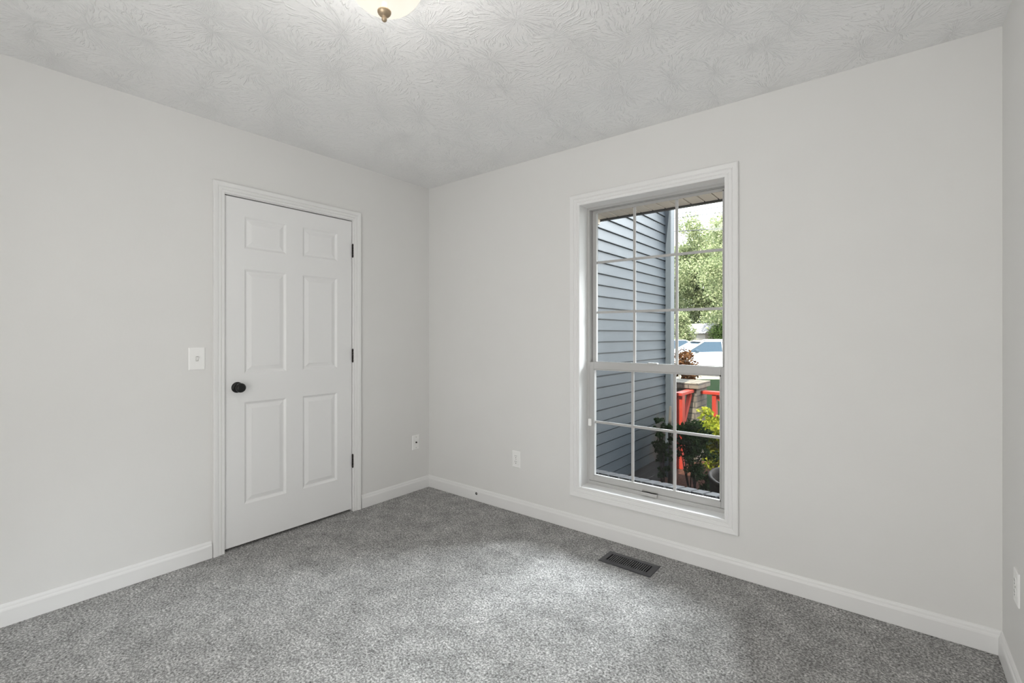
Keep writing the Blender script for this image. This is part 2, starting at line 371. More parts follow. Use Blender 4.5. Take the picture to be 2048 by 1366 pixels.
# ------------------------------------------------------------------ room shell
XR, YB, H = 3.303, -3.45, 2.44
T = .17                                        # outer wall thickness
DY0, DY1, DZ1 = -1.535, -0.708, 2.046          # door opening
WX0, WX1, WZ0, WZ1 = 1.42, 2.292, .279, 2.065  # window opening
def wall_with_hole(name, fmap, u0, u1, z0, z1, hole, t0, t1, mat):
    a0, a1, b0, b1 = hole; mb = MB()
    us = [u0, a0, a1, u1]; zs = [z0, b0, b1, z1]
    for i in range(3):
        for j in range(3):
            if i == 1 and j == 1: continue
            if us[i+1]-us[i] < 1e-6 or zs[j+1]-zs[j] < 1e-6: continue
            for t in (t0, t1):
                mb.add([fmap(u, t, z) for u, z in ((us[i],zs[j]),(us[i+1],zs[j]),(us[i+1],zs[j+1]),(us[i],zs[j+1]))], [(0,1,2,3)])
    def strip(p, q):
        mb.add([fmap(p[0],t0,p[1]), fmap(q[0],t0,q[1]), fmap(q[0],t1,q[1]), fmap(p[0],t1,p[1])], [(0,1,2,3)])
    for p, q in (((u0,z0),(u0,z1)),((u1,z0),(u1,z1)),((u0,z1),(u1,z1)),((u0,z0),(u1,z0)),
                 ((a0,b0),(a0,b1)),((a1,b0),(a1,b1)),((a0,b1),(a1,b1)),((a0,b0),(a1,b0))): strip(p, q)
    return struct(mb.build(name, mat))
wall_with_hole('wall_left', lambda u,t,z: (t,u,z), YB-.12, 0, -.05, H+.05, (DY0-.012, DY1+.012, -.05+1e-7, DZ1+.012), -.115, 0, M['wall'])
wall_with_hole('wall_front', lambda u,t,z: (u,t,z), -.115, XR+.12, -.05, H+.05, (WX0-.012, WX1+.012, WZ0-.012, WZ1+.012), 0, T-.06, M['wall'])
wall_with_hole('wall_back', lambda u,t,z: (u,t,z), 0, XR+.12, -.05, H+.05, (1.50, 2.80, -.05+1e-7, 2.06), YB, YB-.12, M['wall'])  # opening invented to let the fill lamp into the room
struct(MB().box((XR, YB, -.05), (XR+.12, 0, H+.05)).build('wall_right', M['wall']))
struct(MB().box((-.115, YB-.12, H), (XR+.12, T-.06, H+.1)).build('ceiling', M['ceiling']))
# brick veneer on the outside of the window wall
wall_with_hole('wall_outside', lambda u,t,z: (u,t,z), -.6, XR+1.6, -.6, 2.30, (WX0-.012, WX1+.012, WZ0-.012, WZ1+.012), T-.06, T, M['darkbrick'])
# unseen boxes added: black light stop behind the door, shell round the fill lamp
cl = MB()
cl.box((-.9, -1.9, -.05), (-.85, -.3, 2.49)); cl.box((-.9, -1.95, -.05), (-.115, -1.9, 2.49)); cl.box((-.9, -.3, -.05), (-.115, -.25, 2.49)); cl.box((-.9, -1.95, 2.49), (-.115, -.25, 2.54))
struct(cl.build('wall_light_stop', M['void']))
struct(MB().box((-.9, -1.95, -.06), (-.115, -.25, -.012)).build('floor_light_stop', M['void']))
hl = MB()
hl.box((1.3, -3.75, -.05), (3.4, -3.7, 2.5)); hl.box((1.25, -3.75, -.05), (1.3, -3.57, 2.5)); hl.box((3.4, -3.75, -.05), (3.45, -3.57, 2.5)); hl.box((1.25, -3.75, 2.5), (3.45, -3.57, 2.55)); hl.box((1.25, -3.75, -.08), (3.45, -3.57, -.05))
struct(hl.build('wall_fill_recess', M['wall']))

# carpet: a finely undulating pile surface
def carpet():
    st = .0065
    xs = np.arange(-.115, XR+.001, st); ys = np.arange(YB-.12, 0.001, st)
    X, Y = np.meshgrid(xs, ys); nx, ny = len(xs), len(ys)
    Z = np.random.uniform(-.0045, .0, X.shape)
    k = (Z + np.roll(Z,1,0) + np.roll(Z,1,1) + np.roll(np.roll(Z,1,0),1,1))/4
    Z = .5*Z + .5*k + .001
    inx = (X > 1.728) & (X < 1.978) & (Y > -.262) & (Y < -.168)      # hole for the floor register
    v = np.stack([X, Y, Z], -1).reshape(-1,3).astype(np.float32)
    idx = np.arange(nx*ny).reshape(ny, nx)
    q = np.stack([idx[:-1,:-1], idx[:-1,1:], idx[1:,1:], idx[1:,:-1]], -1)
    keep = ~(inx[:-1,:-1] & inx[1:,1:])
    q = q[keep].reshape(-1,4)
    me = bpy.data.meshes.new('floor')
    me.vertices.add(len(v)); me.vertices.foreach_set('co', v.ravel())
    me.loops.add(q.size); me.loops.foreach_set('vertex_index', q.ravel().astype(np.int32))
    me.polygons.add(len(q)); me.polygons.foreach_set('loop_start', np.arange(0, q.size, 4, dtype=np.int32))
    me.update(); me.validate(); me.polygons.foreach_set('use_smooth', np.ones(len(q), bool))
    me.materials.append(M['carpet'])
    o = bpy.data.objects.new('floor', me); COL.objects.link(o); return struct(o)
carpet()
struct(MB().box((-.115, YB-.12, -.20), (XR+.12, T-.06, -.12)).build('floor_slab', M['void']))

# baseboards: profile (out from wall, up), ends mitred
BB = [(0,0),(.013,0),(.013,.066),(.0115,.072),(.0085,.077),(.0075,.084),(.004,.092),(0,.094)]
def board(mb, fn, u0, u1, m0=0, m1=0):
    mb.prism(BB, lambda t,z: fn(u0+m0*t, t, z), lambda t,z: fn(u1-m1*t, t, z))
b = MB(); board(b, lambda u,t,z: (t,u,z), YB, -1.598, 1, 0); board(b, lambda u,t,z: (t,u,z), -.641, 0, 0, 1)
struct(b.build('baseboard_left', M['trim']))
b = MB(); board(b, lambda u,t,z: (u,-t,z), 0, XR, 1, 1); struct(b.build('baseboard_front', M['trim']))
b = MB(); board(b, lambda u,t,z: (XR-t,u,z), YB, 0, 1, 1); struct(b.build('baseboard_right', M['trim']))
b = MB(); board(b, lambda u,t,z: (u,YB+t,z), 0, 1.50, 1, 0); board(b, lambda u,t,z: (u,YB+t,z), 2.80, XR, 0, 1); struct(b.build('baseboard_back', M['trim']))

# ------------------------------------------------------------------ door
door = thing('door_1', 'white six-panel interior door with black knob, closed in the left wall', 'door', (0, (DY0+DY1)/2, 0), kind='structure')
part(sweep_rect(MB(), DY0+.002, DY1-.001, 0, DZ1+.004, .060, lambda u,t,z: (t,u,z), True), 'door_casing', M['trim'], door)
j = MB()
j.box((-.115, DY0-.012, 0), (0, DY0, DZ1+.012)); j.box((-.115, DY1, 0), (0, DY1+.012, DZ1+.012)); j.box((-.115, DY0, DZ1), (0, DY1, DZ1+.012))
j.box((-.075, DY0, 0), (-.050, DY0+.011, DZ1)); j.box((-.075, DY1-.011, 0), (-.050, DY1, DZ1)); j.box((-.075, DY0, DZ1-.011), (-.050, DY1, DZ1))
part(j, 'door_jamb', M['trim'], door)
def door_slab():
    y0, y1, z0, z1 = DY0+.0045, DY1-.004, .017, DZ1-.006
    ys = [y0, -1.422, -1.175, -1.068, -.824, y1]; zs = [z0, .247, .846, 1.016, 1.629, 1.750, 1.937, z1]
    xf, xb = -.006, -.041; mb = MB()
    for i in range(5):
        for k in range(7):
            a, c, d, e_ = ys[i], ys[i+1], zs[k], zs[k+1]
            if i in (1,3) and k in (1,3,5):
                rings = []
                for off, dep in ((0,0),(.004,-.003),(.012,-.009),(.017,-.0095),(.021,-.0085),(.041,-.0025),(.043,-.0025)):
                    rings.append([(xf+dep,a+off,d+off),(xf+dep,c-off,d+off),(xf+dep,c-off,e_-off),(xf+dep,a+off,e_-off)])
                for r0, r1 in zip(rings, rings[1:]):
                    mb.add(r0+r1, [(q,(q+1)%4,4+(q+1)%4,4+q) for q in range(4)])
                mb.add(rings[-1], [(0,1,2,3)])
            else:
                mb.add([(xf,a,d),(xf,c,d),(xf,c,e_),(xf,a,e_)], [(0,1,2,3)])
    mb.add([(xf,y0,z0),(xf,y1,z0),(xf,y1,z1),(xf,y0,z1),(xb,y0,z0),(xb,y1,z0),(xb,y1,z1),(xb,y0,z1)], [(4,5,6,7),(0,1,5,4),(1,2,6,5),(2,3,7,6),(3,0,4,7)])
    return mb
slab = part(door_slab(), 'door_slab', M['door'], door)
KY, KZ = -1.462, .937
kb = MB()
kb.lathe([(0,.0605),(.012,.0600),(.020,.0575),(.0255,.0520),(.0275,.0445),(.026,.0365),(.020,.0300),(.0125,.0265),(.0105,.018),(.0105,.004)], (-.006,KY+.002,KZ), 'x', 40)
knob = part(kb, 'knob', M['black'], door); knob['label'] = 'round black knob'
rs = MB().lathe([(.0,.010),(.013,.0098),(.024,.008),(.030,.004),(.0315,.0),(.0315,-.0005)], (-.006,KY,KZ), 'x', 40)
part(rs, 'knob_rose', M['black'], door)['label'] = 'black round backplate'
lp = MB().box((-.010, DY0-.0008, KZ-.030), (.0022, DY0+.0016, KZ+.030)); 
part(lp, 'strike_plate', M['black'], door, bevel=.001)['label'] = 'black strike plate edge'
for hz in (1.834, 1.096, .355):
    h = MB(); yy = DY1-.0015
    for k in range(5):
        z0 = hz-.045+k*.018
        h.tube([(.004,yy,z0+.0006),(.004,yy,z0+.0174)], .0062, 14)
    h.tube([(.004,yy,hz-.0485),(.004,yy,hz-.045)], [.004,.0055], 12); h.tube([(.004,yy,hz+.045),(.004,yy,hz+.0485)], [.0055,.004], 12)
    h.box((-.030, yy-.0022, hz-.044), (.003, yy+.0022, hz+.044))
    part(h, 'hinge', M['bronze'], door)['label'] = 'dark bronze hinge'

# ------------------------------------------------------------------ window
win = thing('window_1', 'tall white single-hung window with muntin grid', 'window', ((WX0+WX1)/2, 0, WZ0), kind='structure')
part(sweep_rect(MB(), WX0+.003, WX1-.003, WZ0+.003, WZ1-.003, .068, lambda u,t,z: (u,-t,z)), 'window_casing', M['trim'], win)
j = MB()
j.box((WX0-.012, 0, WZ0-.012), (WX0, .095, WZ1+.012)); j.box((WX1, 0, WZ0-.012), (WX1+.012, .095, WZ1+.012))
j.box((WX0, 0, WZ1), (WX1, .095, WZ1+.012)); j.box((WX0, 0, WZ0-.012), (WX1, .095, WZ0))
part(j, 'window_jamb', M['trim'], win)
fr = MB()
for a, c in (((WX0-.012,.095,WZ0-.012),(WX0+.018,T,WZ1+.012)), ((WX1-.018,.095,WZ0-.012),(WX1+.012,T,WZ1+.012)),
             ((WX0+.018,.095,WZ1-.016),(WX1-.018,T,WZ1+.012)), ((WX0+.018,.095,WZ0-.012),(WX1-.018,T,WZ0+.014))): fr.box(a, c)
fr.box((WX0+.018,.090,WZ0),(WX1-.018,.095,WZ0+.022))     # raised inner lip of the frame sill
part(fr, 'window_frame', M['vinyl'], win)
def sash(name, x0, x1, z0, z1, y0, y1, st, bot, top, cols, rows, glass_y):
    mb = MB()
    mb.box((x0,y0,z0),(x0+st,y1,z1)); mb.box((x1-st,y0,z0),(x1,y1,z1)); mb.box((x0+st,y0,z0),(x1-st,y1,z0+bot)); mb.box((x0+st,y0,z1-top),(x1-st,y1,z1))
    o = part(mb, name, M['vinyl'], win, bevel=.002)
    gx0, gx1, gz0, gz1 = x0+st, x1-st, z0+bot, z1-top
    b_ = MB()                                            # glazing bead
    for a, c in (((gx0,y0-.003,gz0),(gx0+.006,y0+.004,gz1)),((gx1-.006,y0-.003,gz0),(gx1,y0+.004,gz1)),((gx0,y0-.003,gz0),(gx1,y0+.004,gz0+.006)),((gx0,y0-.003,gz1-.006),(gx1,y0+.004,gz1))): b_.box(a,c)
    bo = b_.build('glazing_bead', M['vinyl']); bo.parent = o
    p = MB().box((gx0-.004, glass_y, gz0-.004), (gx1+.004, glass_y+.004, gz1+.004)).build('pane', M['glass']); p.parent = o
    g = MB()
    for k in range(1, cols):
        x = gx0+(gx1-gx0)*k/cols; g.box((x-.008, glass_y-.010, gz0), (x+.008, glass_y-.002, gz1))
    for k in range(1, rows):
        z = gz0+(gz1-gz0)*k/rows; g.box((gx0, glass_y-.0102, z-.0075), (gx1, glass_y-.0022, z+.0075))
    go = g.build('muntin_grid', M['grid']); go.parent = o
    return o
up = sash('upper_sash', WX0+.019, WX1-.019, 1.028, WZ1-.017, .134, .160, .024, .035, .010, 3, 3, .153)
lo = sash('lower_sash', WX0+.012, WX1-.012, WZ0+.023, 1.066, .097, .130, .036, .036, .044, 3, 2, .123)
la = MB().box((1.4335, .084, .655), (1.4565, .0965, .700)); lao = la.build('tilt_latch', M['plate']); lao.parent = lo
bv = lao.modifiers.new('bevel','BEVEL'); bv.width = .003; bv.segments = 2
lf = MB(); lf.box((1.800, .080, .304), (1.893, .0965, .309)); lf.box((1.800, .080, .284), (1.893, .083, .309)); lfo = lf.build('lift_handle', M['vinyl']); lfo.parent = lo
kl = MB().box((1.83,.092,1.066),(1.89,.118,1.076)); klo = kl.build('sash_lock', M['vinyl']); klo.parent = lo
bv = klo.modifiers.new('bevel','BEVEL'); bv.width = .003; bv.segments = 2

sc_ = MB().box((WX0+.018, .1625, WZ0+.014), (WX1-.018, .1632, 1.06))
part(sc_, 'insect_screen', M['screen'], win)['label'] = 'dark insect screen outside the lower sash'
# ------------------------------------------------------------------ plates on the walls
def plate_mb(fn, w=.070, h=.115, t=.006):
    mb = MB(); r = [(0, 1.0, 1.0), (t*.55, 1.0, 1.0), (t, 1-.008/w, 1-.008/h)]
    rings = [[fn(s*w/2*a, z*h/2*b_, d) for s, z in ((-1,-1),(1,-1),(1,1),(-1,1))] for d, a, b_ in r]
    for r0, r1 in zip(rings, rings[1:]): mb.add(r0+r1, [(q,(q+1)%4,4+(q+1)%4,4+q) for q in range(4)])
    mb.add(rings[-1], [(0,1,2,3)]); mb.add(rings[0], [(3,2,1,0)])
    return mb
def fbox(mb, fn, u0, u1, v0, v1, d0, d1):
    vs = [fn(u,v,d) for d in (d0,d1) for u, v in ((u0,v0),(u1,v0),(u1,v1),(u0,v1))]
    return mb.add(vs, [(3,2,1,0),(4,5,6,7),(0,1,5,4),(1,2,6,5),(2,3,7,6),(3,0,4,7)])
def fdisc(mb, fn, u, v, r, d0, d1, n=16):
    vs = [fn(u+r*math.cos(2*math.pi*k/n), v+r*math.sin(2*math.pi*k/n), d) for d in (d0,d1) for k in range(n)]
    return mb.add(vs, [(k,(k+1)%n,n+(k+1)%n,n+k) for k in range(n)]+[tuple(range(n,2*n)), tuple(range(n-1,-1,-1))])
# light switch by the door
sy, sz = -1.670, 1.112
fn = lambda u,v,d: (d, sy+u, sz+v)
sw = thing('light_switch', 'white toggle light switch plate on the wall left of the door', 'switch', (0, sy, sz))
part(plate_mb(fn, .079, .122), 'cover_plate', M['plate'], sw)
tg = MB(); tg.add([fn(-.0045,-.011,.006),fn(.0045,-.011,.006),fn(.0045,.011,.006),fn(-.0045,.011,.006),fn(-.0038,.004,.016),fn(.0038,.004,.016),fn(.0038,.010,.017),fn(-.0038,.010,.017)], [(0,1,5,4),(1,2,6,5),(2,3,7,6),(3,0,4,7),(4,5,6,7)])
part(tg, 'toggle', M['plate'], sw)
sl = MB(); fbox(sl, fn, -.0062,.0062,-.0135,.0135,.0055,.0064); part(sl, 'toggle_slot', M['screw'], sw)['label'] = 'grey slot round the toggle'
for v in (-.030, .030):
    s_ = MB(); fdisc(s_, fn, 0, v, .0032, .005, .0072); part(s_, 'screw', M['plate'], sw)
# coaxial plate in the corner
cy_, cz_ = -.141, .385
fnc = lambda u,v,d: (d, cy_+u, cz_+v)
cx_ = thing('cable_outlet', 'white coaxial cable plate low on the left wall beside the corner', 'outlet', (0, cy_, cz_))
part(plate_mb(fnc), 'cover_plate', M['plate'], cx_)
k = MB(); fdisc(k, fnc, 0, 0, .0065, .005, .010, 6); fdisc(k, fnc, 0, 0, .0045, .010, .016); part(k, 'coax_jack', M['bronze'], cx_)['label'] = 'dark threaded jack'
for v in (-.042, .042):
    s_ = MB(); fdisc(s_, fnc, 0, v, .0032, .005, .0075); part(s_, 'screw', M['screw'], cx_)
def outlet(label, fn, loc):
    o = thing('power_outlet', label, 'outlet', loc)
    part(plate_mb(fn), 'cover_plate', M['plate'], o)
    for v in (-.0195, .0195):
        r = MB(); pts = []
        for q in range(24):
            th = 2*math.pi*q/24; pts.append((max(-.0135,min(.0135,.0172*math.cos(th))), .0145*math.sin(th)))
        vs = [fn(a, v+b_, d) for d in (.005,.0078) for a, b_ in pts]; n = 24
        r.add(vs, [(q,(q+1)%n,n+(q+1)%n,n+q) for q in range(n)]+[tuple(range(n,2*n))])
        ro = part(r, 'receptacle', M['plate'], o)
        s_ = MB(); fbox(s_, fn, -.0075,-.0053, v+.000,v+.009,.0072,.0081); fbox(s_, fn, .0053,.0072, v+.001,v+.008,.0072,.0081); fdisc(s_, fn, 0, v-.0075, .0027, .0072, .0081)
        so = s_.build('slot', M['slot']); so.parent = ro; so['label'] = 'dark plug slots'
    s_ = MB(); fdisc(s_, fn, 0, 0, .003, .005, .0072); part(s_, 'screw', M['screw'], o)
    return o
ox, oz = .912, .370
outlet('white duplex power outlet low on the window wall left of the window', lambda u,v,d: (ox+u, -d, oz+v), (ox,0,oz))
ry, rz = -.282, .380
outlet('white duplex power outlet at the right edge on the right wall', lambda u,v,d: (XR-d, ry-u, rz+v), (XR,ry,rz))
# black grommet in the baseboard
g = MB().lathe([(.0,-.0005),(.004,.0003),(.0062,.0018),(.0085,.0025),(.0098,.0012),(.0102,-.001)], (0,0,0), 'z', 24)
g.v = [(.541+x, -.013-z, .054+y) for x,y,z in g.v]
tag(g.build('cable_grommet', M['slot']), 'small round black grommet in the white baseboard near the corner', 'grommet')

# ------------------------------------------------------------------ floor register
vent = thing('floor_register', 'dark metal floor register in the carpet below the window', 'vent', (1.853, -.215, 0))
vx0, vx1, vy0, vy1 = 1.704, 2.002, -.287, -.142; gx0, gx1, gy0, gy1 = 1.736, 1.970, -.255, -.175
f = MB()
rg = [(0,0,.0005),(.003,.003,.0045),(.028,.028,.0062)]
def ring(o_, z): return [(vx0+o_,vy0+o_,z),(vx1-o_,vy0+o_,z),(vx1-o_,vy1-o_,z),(vx0+o_,vy1-o_,z)]
rr = [ring(0,.0005), ring(.004,.0045), [(gx0-.003,gy0-.003,.0062),(gx1+.003,gy0-.003,.0062),(gx1+.003,gy1+.003,.0062),(gx0-.003,gy1+.003,.0062)], [(gx0,gy0,.005),(gx1,gy0,.005),(gx1,gy1,.005),(gx0,gy1,.005)], [(gx0,gy0,-.03),(gx1,gy0,-.03),(gx1,gy1,-.03),(gx0,gy1,-.03)]]
for r0, r1 in zip(rr, rr[1:]): f.add(r0+r1, [(q,(q+1)%4,4+(q+1)%4,4+q) for q in range(4)])
part(f, 'register_frame', M['vent'], vent)
for k in range(1, 20):
    x = gx0+(gx1-gx0)*k/20
    b_ = MB().bar((x, gy0, .002), (x, gy1, .002), .0026, .005, (0,0,1)); part(b_, 'louver', M['louver'], vent)
part(MB().box((gx0-.004, gy0-.004, -.060),(gx1+.004, gy1+.004, -.030)), 'duct_box', M['void'], vent)['label'] = 'black duct opening'

# ------------------------------------------------------------------ ceiling light
LX, LY = 1.703, -1.697
lamp = thing('ceiling_light', 'flush ceiling light with cream glass bowl and nickel finial', 'lamp', (LX, LY, H))
part(MB().lathe([(0,2.4395),(.178,2.4395),(.184,2.436),(.186,2.428),(.180,2.420),(.170,2.417),(.140,2.416),(.0,2.416)], (LX,LY,0)), 'ceiling_pan', M['nickel'], lamp)
prof = []
for k in range(15):
    th = k/14*math.pi/2; prof.append((.132*math.cos(th)**.95 if k < 14 else .008, 2.404-.130*math.sin(th)))
prof = [(.134, 2.414)] + prof
outer = prof; inner = [(max(.008, r-.004), z+.004) for r, z in reversed(prof)]
part(MB().lathe(outer, (LX,LY,0)), 'glass_bowl', M['bowl'], lamp)
part(MB().lathe([(.0075,2.300),(.0075,2.2745),(.0190,2.2740),(.0215,2.2715),(.0216,2.2685),(.0200,2.2640),(.0165,2.2595),(.0110,2.2560),(.0075,2.2545),(.0068,2.2530),(.0082,2.2495),(.0085,2.2460),(.0076,2.2425),(.0050,2.2395),(.0,2.2385)], (LX,LY,0), n=32), 'finial', M['nickel'], lamp)['label'] = 'tan nickel finial'
for dx, dy in ((.06,.045),(-.06,-.045)):
    bl = MB().lathe([(0,2.345),(.015,2.348),(.024,2.358),(.027,2.371),(.024,2.385),(.014,2.398),(.012,2.416)], (LX+dx,LY+dy,0), n=20)
    part(bl, 'bulb', M['bulb'], lamp)
pl = bpy.data.lights.new('lamp_glow', 'POINT'); pl.energy = 14.5; pl.shadow_soft_size = .155; pl.color = (1, .985, .96)
plo = bpy.data.objects.new('lamp_glow', pl); COL.objects.link(plo); plo.location = (LX, LY, 2.362)

# ------------------------------------------------------------------ outside: house
GZ = -.40
SX = .93
def siding():
    mb = MB(); ex = .1016; z = -.15; y0, y1 = T, 2.755
    while z < 3.1:
        p = [(SX-.02, z), (SX-.006, z), (SX-.006, z+.010), (SX+.012, z+.010), (SX+.0125, z+.014), (SX+.003, z+ex), (SX-.02, z+ex)]
        mb.prism(p, lambda x,zz: (x,y0,zz), lambda x,zz: (x,y1,zz)); z += ex
    return mb
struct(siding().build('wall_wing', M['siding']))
struct(MB().box((SX-3, T, -.45), (SX-.021, 2.75, 3.1)).build('wall_wing_core', M['post']))
struct(MB().box((SX-.6, T, -.6), (SX-.004, 2.74, -.151)).build('wall_foundation', M['darkbrick']))
pm = MB().box((SX-.03, 2.757, -.42), (SX+.072, 2.875, 3.1))
struct(pm.build('trim_1', M['post'], bevel=.006))
so = MB(); x = SX+.02
while x < 5.2:
    so.box((x+.006, T, 2.25), (x+.0956, 1.10, 2.285)); so.box((x-.008, T, 2.285), (x+.009, 1.10, 2.295)); x += .1016
struct(so.build('roof_soffit', M['soffit']))
struct(MB().box((SX+.014, 1.10, 2.238), (5.2, 1.135, 2.46)).build('roof_fascia', M['fascia']))
rf = MB().prism([(1.20,2.46),(1.20,2.50),(-4.2,4.10),(-4.2,4.04)], lambda y,z: (-4,y,z), lambda y,z: (5.4,y,z))
struct(rf.build('roof_main', M['shingle']))
struct(MB().box((SX+.012, 1.02, 2.205), (SX+.05, 1.10, 2.249)).build('trim_2', M['soffit']))
struct(MB().box((-2.5, .9, 3.1), (SX+.10, 3.05, 3.2)).build('roof_wing_shade', M['shingle']))  # unseen slab, overhang added to keep the sun off the corner post
rl = MB(); x = WX0-.10
while x < WX1+.1:
    w = .064; vs = []
    for xx in (x, x+w):
        vs += [(xx,T-.005,.255),(xx,.325,.235),(xx,.325,.308),(xx,T-.005,.338)]
    rl.add(vs, [(0,1,2,3),(4,5,6,7),(0,1,5,4),(1,2,6,5),(2,3,7,6),(3,0,4,7)]); x += .074
struct(rl.build('sill_outside', M['rowlock'], bevel=.004))
struct(MB().box((WX0-.1, T-.005, .2), (WX1+.1, .318, .290)).build('sill_mortar', M['rowlock']))

# ground, each piece level and lying where it is seen from the window
def quad(name, pts, z, mat, thick=.1):
    mb = MB(); n = len(pts)
    mb.prism(pts, lambda x,y: (x,y,z-thick), lambda x,y: (x,y,z)); return struct(mb.build(name, mat))
quad('ground_bed', [(-.2,T),(5.5,T),(5.5,3.75),(-.2,3.75)], GZ, M['mulch'])
def rot(dx, d): v = Vector((CX,CY))+d*F2+dx*R2; return (v.x, v.y)
quad('ground_lawn', [(-3,3.75),(8.5,3.75), rot(14,17.6), rot(-4,17.6)], GZ-.015, M['grass'])
quad('ground_driveway', [rot(-10,17.6), rot(26,17.6), rot(26,31), rot(-10,31)], GZ-.02, M['concrete'])
quad('ground_far', [rot(-40,31), rot(60,31), rot(90,120), rot(-60,120)], GZ-.03, M['grass'])

# ------------------------------------------------------------------ brick pillar and red railings
px_, py_ = ground_at(1393, 6.1); PW = .44
pil = thing('brick_pillar', 'short tan brick pillar with a projecting brick cap', 'pillar', (px_-PW/2, py_+PW/2, GZ))
part(MB().box((px_-PW, py_, GZ), (px_, py_+PW, .545)), 'pillar_shaft', M['brick'], pil)
cp = MB()
n = 5; w = (PW+.08)/n
for side in range(2):
    for k in range(n):
        if side == 0: cp.box((px_-PW-.04+k*w+.004, py_-.04, .549), (px_-PW-.04+(k+1)*w-.004, py_+PW/2, .620))
        else: cp.box((px_-PW-.04+k*w+.004, py_+PW/2+.004, .549), (px_-PW-.04+(k+1)*w-.004, py_+PW+.04, .620))
cp.box((px_-PW-.034, py_-.034, .545), (px_+.034, py_+PW+.034, .613))
part(cp, 'pillar_cap', M['brick'], pil, bevel=.004)
zr = .535
r1 = thing('red_railing', 'short red wooden railing running toward the house in front of the brick pillar', 'railing', (px_-.28, py_-.35, GZ))
xa = px_-.075
part(MB().box((xa-.048, py_-.47, zr-.038), (xa+.048, py_-.002, zr)), 'top_rail', M['red'], r1, bevel=.004)
part(MB().box((xa-.045, py_-.44, GZ), (xa+.045, py_-.35, zr-.038)), 'post', M['red'], r1, bevel=.004)
part(MB().bar((xa, py_-.35, .05), (xa, py_-.02, zr-.06), .04, .06, (0,-1,1)), 'brace', M['red'], r1)
part(MB().box((xa-.02, py_-.35, -.12), (xa+.02, py_-.002, -.05)), 'bottom_rail', M['red'], r1)
r2 = thing('red_railing', 'red wooden railing with diagonal brace running right from the brick pillar', 'railing', (px_+.6, py_+.25, GZ))
yb = py_+.22; zr = .505
part(MB().box((px_+.002, yb-.055, zr-.04), (px_+1.9, yb+.055, zr)), 'top_rail', M['red'], r2, bevel=.004)
for xx in (.14, 1.75):
    part(MB().box((px_+xx, yb-.045, GZ-.01), (px_+xx+.05, yb+.045, zr-.04)), 'post', M['red'], r2, bevel=.004)
part(MB().bar((px_+.19, yb, zr-.06), (px_+.75, yb, -.05), .035, .05, (1,0,1)), 'brace', M['red'], r2)
part(MB().box((px_+.19, yb-.02, -.12), (px_+1.75, yb+.02, -.05)), 'bottom_rail', M['red'], r2)

# ------------------------------------------------------------------ planter
qx, qy = ground_at(1468, 4.25)
pot = thing('planter_pot', 'weathered brown planter pot half seen at the lower right of the window', 'planter', (qx, qy, GZ))
pm = MB().lathe([(0,0),(.15,0),(.19,.10),(.215,.22),(.222,.31),(.232,.315),(.236,.345),(.228,.355),(.208,.352),(.200,.30),(.196,.24)], (0,0,0), n=48)
po = pm.build('pot_body', M['pot']); wt = MB().lathe([(0,.245),(.196,.24)], (0,0,0)).build('soil', M['soil'])
wa = MB().lathe([(0,.002),(.075,.0)], (.02,-.06,.247)).build('water_puddle', M['water']); wa['label'] = 'puddle of rain water reflecting the sky'
tilt = Matrix.Rotation(math.radians(9), 4, Vector((R2.x, R2.y, 0)))
for o in (po, wt, wa):
    o.data.transform(tilt); o.data.transform(Matrix.Translation((0,0,.028))); o.parent = pot
# ------------------------------------------------------------------ foliage
def leaves_mesh(name, pts, size, mat, droop=.3):
    n = len(pts); pts = np.asarray(pts)
    d = np.random.normal(size=(n,3)); d[:,2] -= droop; d /= np.linalg.norm(d,axis=1)[:,None]
    u = np.random.normal(size=(n,3)); u[:,2] += .8; s = np.cross(d,u); s /= np.linalg.norm(s,axis=1)[:,None]; nn = np.cross(s,d)
    L = (size*np.random.uniform(.6,1.25,n))[:,None]
    a = pts - d*L*.5; t = pts + d*L*.5; m1 = pts + s*L*.28 + nn*L*.08; m2 = pts - s*L*.28 + nn*L*.08
    v = np.stack([a, m1, t, m2], 1).reshape(-1,3).astype(np.float32)
    i = np.arange(n)*4; f = np.stack([i,i+1,i+2, i,i+2,i+3],1).reshape(-1,3)
    me = bpy.data.meshes.new(name); me.vertices.add(len(v)); me.vertices.foreach_set('co', v.ravel())
    me.loops.add(f.size); me.loops.foreach_set('vertex_index', f.ravel().astype(np.int32))
    me.polygons.add(len(f)); me.polygons.foreach_set('loop_start', np.arange(0,f.size,3,dtype=np.int32)); me.update(); me.validate()
    me.materials.append(mat); o = bpy.data.objects.new(name, me); COL.objects.link(o); return o
def clumps(n, nc, R, Z, cr, shell=.55):
    c = np.random.normal(size=(nc,3)); c /= np.linalg.norm(c,axis=1)[:,None]; c *= np.random.uniform(shell,1,nc)[:,None]
    c = c*np.array([R,R,Z]); k = np.random.randint(0,nc,n)
    q = np.random.normal(size=(n,3)); q /= np.linalg.norm(q,axis=1)[:,None]; q *= (np.random.uniform(0,1,n)**.5)[:,None]
    return c[k] + q*cr*np.array([1,1,.75]), c
